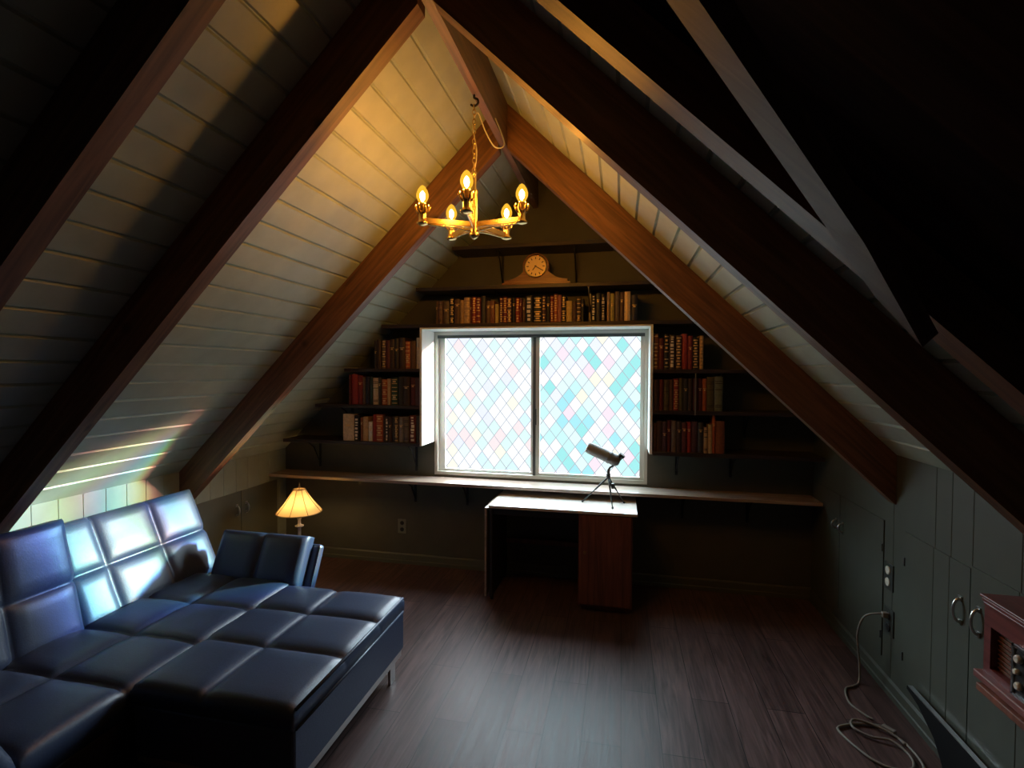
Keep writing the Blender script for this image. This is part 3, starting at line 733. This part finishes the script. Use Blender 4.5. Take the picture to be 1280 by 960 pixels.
# ------------------------------------------------------------------ lamp by the knee wall
LX, LY = -1.92, 3.80
t = thing('table_lamp', 'lit lamp with ribbed cream shade behind the sofa arm', 'lamp', (LX, LY, 0))
bm = bm_new(); lathe(bm, [(.095, 0), (.095, .012), (.060, .030), (.030, .040), (.020, .06), (.034, .10), (.040, .16), (.028, .25), (.016, .32), (.013, .40), (.013, .465), (.034, .475), (.036, .482), (.014, .492), (.012, .53), (.020, .545), (.020, .58), (.010, .585)], c=(LX, LY, 0), seg=24); obj('base', bm, M['porcelain'], t)
bm = bm_new(); lathe(bm, [(.012, .586), (.020, .60), (.030, .63), (.030, .655), (.016, .685), (.004, .695)], c=(LX, LY, 0), seg=16); obj('bulb', bm, M['lbulb'], t)
NS = 8; bm = bm_new(); prof = []
for k in range(9):
    s = k / 8; prof.append((.048 + .138 * (.72 * s + .28 * s * s), .792 - .192 * s))
rings = []
for r, z in prof:
    ring_ = []
    for i in range(NS * 4):
        th = 2 * PI * i / (NS * 4); f = (th * NS / (2 * PI)) % 1
        rr = r * (1 - .045 * (1 - abs(2 * f - 1)))   # panels sag between ribs
        ring_.append(bm.verts.new((LX + rr * math.cos(th + .2), LY + rr * math.sin(th + .2), z)))
    rings.append(ring_)
for k in range(len(rings) - 1):
    for i in range(NS * 4):
        f = face(bm, [rings[k][i], rings[k][(i + 1) % (NS * 4)], rings[k + 1][(i + 1) % (NS * 4)], rings[k + 1][i]])
        if f: f.smooth = True
sh = obj('shade', bm, M['shade'], t)
bm = bm_new()
for j in range(NS):
    th = 2 * PI * j / NS + .2; tube(bm, [(LX + (r + .001) * math.cos(th), LY + (r + .001) * math.sin(th), z) for r, z in prof], .003, 6)
for r, z in (prof[0], prof[-1]):
    tube(bm, [(LX + r * math.cos(2 * PI * j / 32) * .985, LY + r * math.sin(2 * PI * j / 32) * .985, z) for j in range(32)], .004, 6, closed=True)
obj('piping', bm, M['shaderib'], sh)
bm = bm_new()
for s in (-1, 1): tube(bm, smooth_path([(LX + s * .018, LY, .58), (LX + s * .055, LY, .64), (LX + s * .05, LY, .72), (LX, LY, .80)], 5), .0022, 6)
tube(bm, [(LX, LY, .795), (LX, LY, .81), (LX, LY, .835), (LX, LY, .85)], [.004, .010, .006, .002], 8); tube(bm, [(LX - .05, LY, .79), (LX + .05, LY, .79)], .002, 6); obj('harp', bm, M['brassd'], t)

# ------------------------------------------------------------------ sofa and ottoman
def quilt(L, W, su, sv, thick, puff, r=.035, seed=0, n=9, groove=.016, wr=.004):
    """quilted cushion: u in 0..L, v in 0..W, height from 0 to thick + puff"""
    bm = bmesh.new()
    def axis(Lx, seams):
        e = [0] + list(seams) + [Lx]; out = []
        for a, b in zip(e, e[1:]):
            for k in range(n + 1):
                s = .5 - .5 * math.cos(PI * k / n); out.append(a + (b - a) * s)
        out = sorted(set(round(v, 5) for v in out)); return out, e
    U, eu = axis(L, su); V, ev = axis(W, sv)
    def bump(x, e, Lx):
        for a, b in zip(e, e[1:]):
            if a - 1e-6 <= x <= b + 1e-6:
                s = (x - a) / (b - a); d0 = (x - a) if a > 0 else 9; d1 = (b - x) if b < Lx else 9
                return 1 - abs(2 * s - 1) ** 4, min(d0, d1)
        return 0, 9
    grid = []
    for u in U:
        row = []
        for v in V:
            bu, gu = bump(u, eu, L); bv, gv = bump(v, ev, W)
            w = thick + puff * (bu * .6 + .4) * (bv * .6 + .4) - groove * max(math.exp(-(gu / .012) ** 2), math.exp(-(gv / .012) ** 2))
            w += wr * noise.noise(Vector((u * 6 + seed * 7, v * 14, seed))) 
            b = min(u, v, L - u, W - v)
            if b < r: w -= (r - math.sqrt(max(r * r - (r - b) ** 2, 0))) * .9
            row.append(bm.verts.new((u, v, w)))
        grid.append(row)
    for i in range(len(U) - 1):
        for j in range(len(V) - 1):
            f = face(bm, [grid[i][j], grid[i + 1][j], grid[i + 1][j + 1], grid[i][j + 1]]); f.smooth = True
    rim = [grid[i][0] for i in range(len(U))] + [grid[-1][j] for j in range(1, len(V))] + [grid[i][-1] for i in range(len(U) - 2, -1, -1)] + [grid[0][j] for j in range(len(V) - 2, 0, -1)]
    low = [bm.verts.new((v.co.x, v.co.y, 0)) for v in rim]
    for i in range(len(rim)):
        f = face(bm, [rim[i], low[i], low[(i + 1) % len(rim)], rim[(i + 1) % len(rim)]])
        if f: f.smooth = True
    face(bm, low)
    return bm
def frame(o, u, v):
    u = Vector(u).normalized(); v = Vector(v).normalized(); w = u.cross(v)
    return Matrix(((u.x, v.x, w.x, o[0]), (u.y, v.y, w.y, o[1]), (u.z, v.z, w.z, o[2]), (0, 0, 0, 1)))
def cushion(name, parent, mat, o, u, v, *a, **k):
    b2 = quilt(*a, **k); bm = bm_new(); merge(bm, b2, 0, frame(o, u, v)); ob = obj(name, bm, mat, parent, loc=o); return ob

t = thing('sofa', 'dark navy leather sofa with quilted tilted back along the left wall', 'sofa', (-1.75, 2.1, 0))
bm = bm_new(); box(bm, -2.20, -1.305, 1.30, 2.86, .13, .325, bev=.015); obj('seat_base', bm, M['leatherb'], t)
cushion('seat', t, M['leather'], (-1.302, 1.33, .32), (0, 1, 0), (-1, 0, 0), 1.53, .74, (.40, .775, 1.14), (.40,), .120, .020, seed=1, wr=.007)
vb = Vector((-.40, 0, .917)); nb = Vector((.917, 0, .40))
o0 = Vector((-1.985, 2.112, .415)) - nb * .13
cushion('backrest', t, M['leather'], o0, (0, 1, 0), vb, .925, .605, (.215, .575), (.30,), .105, .010, seed=2)
vb2 = Vector((-.215, 0, .977)); nb2 = Vector((.977, 0, .215))
o1 = Vector((-1.965, 1.16, .415)) - nb2 * .13
cushion('backrest', t, M['leather'], o1, (0, 1, 0), vb2, .945, .62, (.30, .62), (.29,), .105, .010, seed=3)
va = Vector((0, .43, .903))
ar = cushion('armrest', t, M['leather'], (-1.92, 2.905, .375), (1, 0, 0), va, .645, .325, (.33,), (), .095, .018, seed=4)
bm = bm_new(); box(bm, 0, .70, 0, .30, -.06, .0, bev=.02, mat=frame((-1.92, 2.905, .36), (1, 0, 0), va)); obj('back_panel', bm, M['leather'], ar)
va2 = Vector((0, -.43, .903))
cushion('armrest', t, M['leather'], (-1.27, 1.235, .375), (-1, 0, 0), va2, .645, .325, (.33,), (), .095, .018, seed=5)
for x in (-2.14, -1.37):
    for y in (1.38, 2.78):
        bm = bm_new(); box(bm, x - .02, x + .02, y - .02, y + .02, 0, .13, bev=.003); obj('leg', bm, M['chrome'], t, loc=(x, y, 0))

t = thing('ottoman', 'long dark navy quilted leather ottoman pushed against the sofa front', 'ottoman', (-.9, 2.25, 0))
OX0, OX1, OY0, OY1 = -1.292, -.508, 1.735, 2.785
bm = bm_new(); box(bm, OX0 + .01, OX1, OY0 + .005, OY1 - .005, .148, .372, bev=.012); obj('base', bm, M['leather'], t)
cushion('cushion', t, M['leather'], (OX1, OY0, .374), (0, 1, 0), (-1, 0, 0), OY1 - OY0, OX1 - OX0, (.395, .74), (.43,), .080, .018, r=.03, seed=6, wr=.003)
bm = bm_new()
for z in (.372, .452):
    tube(bm, [(OX1 - .001, OY0 + .02, z), (OX1 - .001, OY1 - .02, z)], .0075, 8)
obj('piping', bm, M['leather'], t)
bm = bm_new()
for x in (OX0 + .03, OX1 - .03): box(bm, x - .02, x + .02, OY0 + .02, OY1 - .02, .108, .148, bev=.003)
for y in (OY0 + .04, OY1 - .06): box(bm, OX0 + .05, OX1 - .05, y - .02, y + .02, .108, .148, bev=.003)
obj('frame_rail', bm, M['chrome'], t)
for x in (OX0 + .035, OX1 - .028):
    for y in (OY0 + .10, OY1 - .115):
        bm = bm_new(); box(bm, x - .008, x + .008, y - .032, y + .032, .0, .108, bev=.002); obj('leg', bm, M['chrome'], t, loc=(x, y, 0))

# ------------------------------------------------------------------ radio on its stand at the right wall
t = thing('radio_stand', 'dark wooden stand under the mahogany radio at the right wall', 'stand', (2.03, 1.45, 0))
bm = bm_new(); box(bm, 1.89, 2.20, 1.00, 1.92, .765, .789, bev=.003); obj('top', bm, M['deskw'], t)
for x in (1.93, 2.17):
    for y in (1.05, 1.60):
        bm = bm_new(); box(bm, x - .02, x + .02, y - .02, y + .02, 0, .765, bev=.003); obj('leg', bm, M['deskw'], t, loc=(x, y, 0))
RX = 1.925; RY0, RY1 = 1.08, 1.945
t = thing('radio', 'mahogany cabinet radio with cloth grille standing by the right green wall', 'radio', (2.04, 1.5, .79))
bm = bm_new(); box(bm, RX + .03, 2.19, RY0, RY1, .815, 1.035)
box(bm, RX, RX + .03, RY1 - .030, RY1, .815, 1.035); box(bm, RX, RX + .03, RY0, RY0 + .045, .815, 1.035)
box(bm, RX, RX + .03, RY0 + .045, RY1 - .030, .975, 1.035); box(bm, RX, RX + .03, RY0 + .045, RY1 - .030, .815, .838)
box(bm, RX, RX + .03, 1.36, 1.40, .838, .975)
obj('cabinet', bm, M['radio'], t)
bm = bm_new(); box(bm, RX - .003, 2.20, RY0 - .003, RY1 + .003, 1.035, 1.047, bev=.003); box(bm, RX - .006, 2.20, RY0 - .006, RY1 + .006, 1.047, 1.060, bev=.003); box(bm, RX - .010, 2.205, RY0 - .010, RY1 + .010, 1.060, 1.070, bev=.003); obj('top_moulding', bm, M['radio'], t)
bm = bm_new(); box(bm, RX - .022, 2.205, RY0 - .012, RY1 + .012, .790, .815, bev=.004); o = obj('base_moulding', bm, M['radiob'], t)
bm = bm_new(); box(bm, RX + .024, RX + .030, RY0 + .045, RY1 - .030, .838, .975); g = obj('grille', bm, M['cloth'], t)
bm = bm_new()
for k in range(9): box(bm, RX + .019, RX + .0245, 1.802, RY1 - .031, .846 + k * .0145, .851 + k * .0145)
obj('louvres', bm, M['deskw'], g)
bm = bm_new(); ring_y = (1.42, 1.812)
box(bm, RX - .004, RX + .024, ring_y[0], ring_y[1], .822, .978, bev=.004); dl = obj('dial_panel', bm, M['black'], t)
bm = bm_new()
box(bm, RX - .009, RX - .003, ring_y[1] - .008, ring_y[1], .822, .978); box(bm, RX - .009, RX - .003, ring_y[0], ring_y[0] + .008, .822, .978)
box(bm, RX - .009, RX - .003, ring_y[0], ring_y[1], .970, .978); box(bm, RX - .009, RX - .003, ring_y[0], ring_y[1], .822, .830); obj('dial_frame', bm, M['chrome'], dl)
bm = bm_new()
for y, z, s in ((1.785, .94, .013), (1.790, .90, .009), (1.782, .86, .012), (1.70, .92, .016), (1.66, .88, .014)):
    lathe(bm, [(s, 0), (s, .006), (s * .7, .012)], mat=Matrix.Translation((RX - .004, y, z)) @ Matrix.Rotation(-PI / 2, 4, 'Y'), seg=16)
obj('control_knobs', bm, M['ivory'], dl)

# ------------------------------------------------------------------ black slab leaning on the wall, cords on the floor
t = thing('leaning_panel', 'long tapering black panel with shiny top edge leaning along right baseboard', 'panel', (2.17, 2.4, 0))
pts = [(2.90, .196), (2.90, .210), (1.72, .196), (1.72, 0.001), (2.56, .001), (2.60, .05), (2.66, .11), (2.80, .175)]
sh_ = Matrix(((1, 0, .06, -.004), (0, 1, 0, 0), (0, 0, 1, 0), (0, 0, 0, 1)))
bm = bm_new(); b2 = bm_new(); extrude_poly(b2, pts, 'x', 2.170, 2.194); merge(bm, b2, 0, sh_); obj('board', bm, M['gloss'], t)
bm = bm_new(); b2 = bm_new(); extrude_poly(b2, [(2.895, .2105), (2.895, .216), (1.72, .203), (1.72, .1975)], 'x', 2.172, 2.192); merge(bm, b2, 0, sh_); o = obj('edge_strip', bm, M['chrome'], t); o['label'] = 'shiny metal edging'

t = thing('power_cord', 'grey power cord hanging from the lower outlet onto the floor', 'cord', (2.15, 3.2, 0))
bm = bm_new(); tube(bm, smooth_path([(2.214, 3.19, .44), (2.18, 3.20, .44), (2.12, 3.23, .40), (2.10, 3.26, .28), (2.12, 3.28, .12), (2.11, 3.25, .012), (2.06, 3.20, .007), (2.003, 3.158, .007), (1.973, 3.031, .007), (2.01, 2.94, .007), (2.035, 2.91, .007)], 7), .0055, 8); obj('cable', bm, M['cord'], t)
bm = bm_new(); box(bm, 2.190, 2.221, 3.175, 3.205, .425, .455, bev=.005); obj('plug', bm, M['cord'], t)
t = thing('extension_cord', 'loosely coiled grey extension cord lying on floor by the leaning panel', 'cord', (1.95, 2.75, 0))
bm = bm_new()
tube(bm, smooth_path([(2.10, 2.74, .008), (2.06, 2.85, .008), (1.98, 2.86, .008), (1.90, 2.84, .008), (1.827, 2.797, .008), (1.84, 2.72, .008), (1.868, 2.653, .008), (1.90, 2.60, .008), (1.96, 2.56, .008), (2.05, 2.58, .008), (2.08, 2.66, .010), (2.04, 2.74, .018), (1.96, 2.76, .012), (1.90, 2.81, .016), (1.93, 2.87, .018), (2.02, 2.84, .018), (2.10, 2.76, .008), (2.11, 2.62, .008), (2.06, 2.52, .008), (2.0, 2.44, .008), (2.02, 2.36, .008), (2.06, 2.28, .008)], 7), .006, 8)
obj('cable', bm, M['cord'], t)
bm = bm_new(); box(bm, -.03, .03, -.012, .012, 0, .022, bev=.005, mat=Matrix.Translation((2.07, 2.83, .004)) @ Matrix.Rotation(-.9, 4, 'Z')); obj('connector', bm, M['cord'], t)

# ------------------------------------------------------------------ light
W = bpy.data.worlds.new('outdoors'); S.world = W; W.use_nodes = True
nt = W.node_tree; bg = nt.nodes['Background']
tc = nt.nodes.new('ShaderNodeTexCoord'); sp = nt.nodes.new('ShaderNodeSeparateXYZ'); lk(nt, tc.outputs['Generated'], sp.inputs[0])
cr = nt.nodes.new('ShaderNodeValToRGB')
G_, K_ = 1.19, 17.0       # hazy ground and horizon / bright overcast sky
el = cr.color_ramp.elements
el[0].position = .0; el[0].color = (.98 * G_ / K_, 1.0 * G_ / K_, 1.0 * G_ / K_, 1)
el[1].position = 1.0; el[1].color = (.84, .92, 1.0, 1)
mr = nt.nodes.new('ShaderNodeMapRange'); mr.inputs['From Min'].default_value = .11; mr.inputs['From Max'].default_value = .24
lk(nt, sp.outputs['Z'], mr.inputs['Value']); lk(nt, mr.outputs['Result'], cr.inputs['Fac'])
lk(nt, cr.outputs['Color'], bg.inputs['Color']); bg.inputs['Strength'].default_value = K_
pl = bpy.data.lights.new('window_portal', 'AREA'); pl.shape = 'RECTANGLE'; pl.size = 1.88; pl.size_y = 1.29; pl.cycles.is_portal = True
po = bpy.data.objects.new('window_portal', pl); COL.objects.link(po); po.location = (.02, D + .125, 1.5025); po.rotation_euler = (-PI / 2, 0, 0)
# low sun, spread into colours by the prismatic window film
for nm, c_, da, de in (('sun_red', (1, .30, .22), -1.9, -1.4), ('sun_green', (.25, 1, .32), 0, 0), ('sun_blue', (.22, .32, 1), 1.9, 1.4)):
    sl = bpy.data.lights.new(nm, 'SUN'); sl.energy = 7.2; sl.angle = math.radians(3.5); sl.color = c_
    so = bpy.data.objects.new(nm, sl); COL.objects.link(so)
    az = math.atan2(-.60, -.77) + math.radians(da); e_ = math.radians(14.0 + de)
    so.rotation_euler = Vector((math.cos(az) * math.cos(e_), math.sin(az) * math.cos(e_), -math.sin(e_))).to_track_quat('-Z', 'Y').to_euler()

# ------------------------------------------------------------------ camera
cd = bpy.data.cameras.new('camera'); cam = bpy.data.objects.new('camera', cd); COL.objects.link(cam)
cd.sensor_width = 36; cd.lens = 632.6 / 1280 * 36; cd.clip_start = .05
yaw, pit, roll = .2117, -.0252, .0038
cyw, syw, cp, sp_ = math.cos(yaw), math.sin(yaw), math.cos(pit), math.sin(pit)
F = Vector((-syw * cp, cyw * cp, sp_)); R = Vector((cyw, syw, 0)); U = R.cross(F)
R2 = R * math.cos(roll) + U * math.sin(roll); U2 = -R * math.sin(roll) + U * math.cos(roll)
cam.matrix_world = Matrix(((R2.x, U2.x, -F.x, .7424), (R2.y, U2.y, -F.y, 0), (R2.z, U2.z, -F.z, 1.8), (0, 0, 0, 1)))
S.camera = cam
S.view_settings.view_transform = 'Standard'; S.view_settings.look = 'None'
S.view_settings.gamma = 1; S.view_settings.use_curve_mapping = False
S.view_settings.exposure = 0
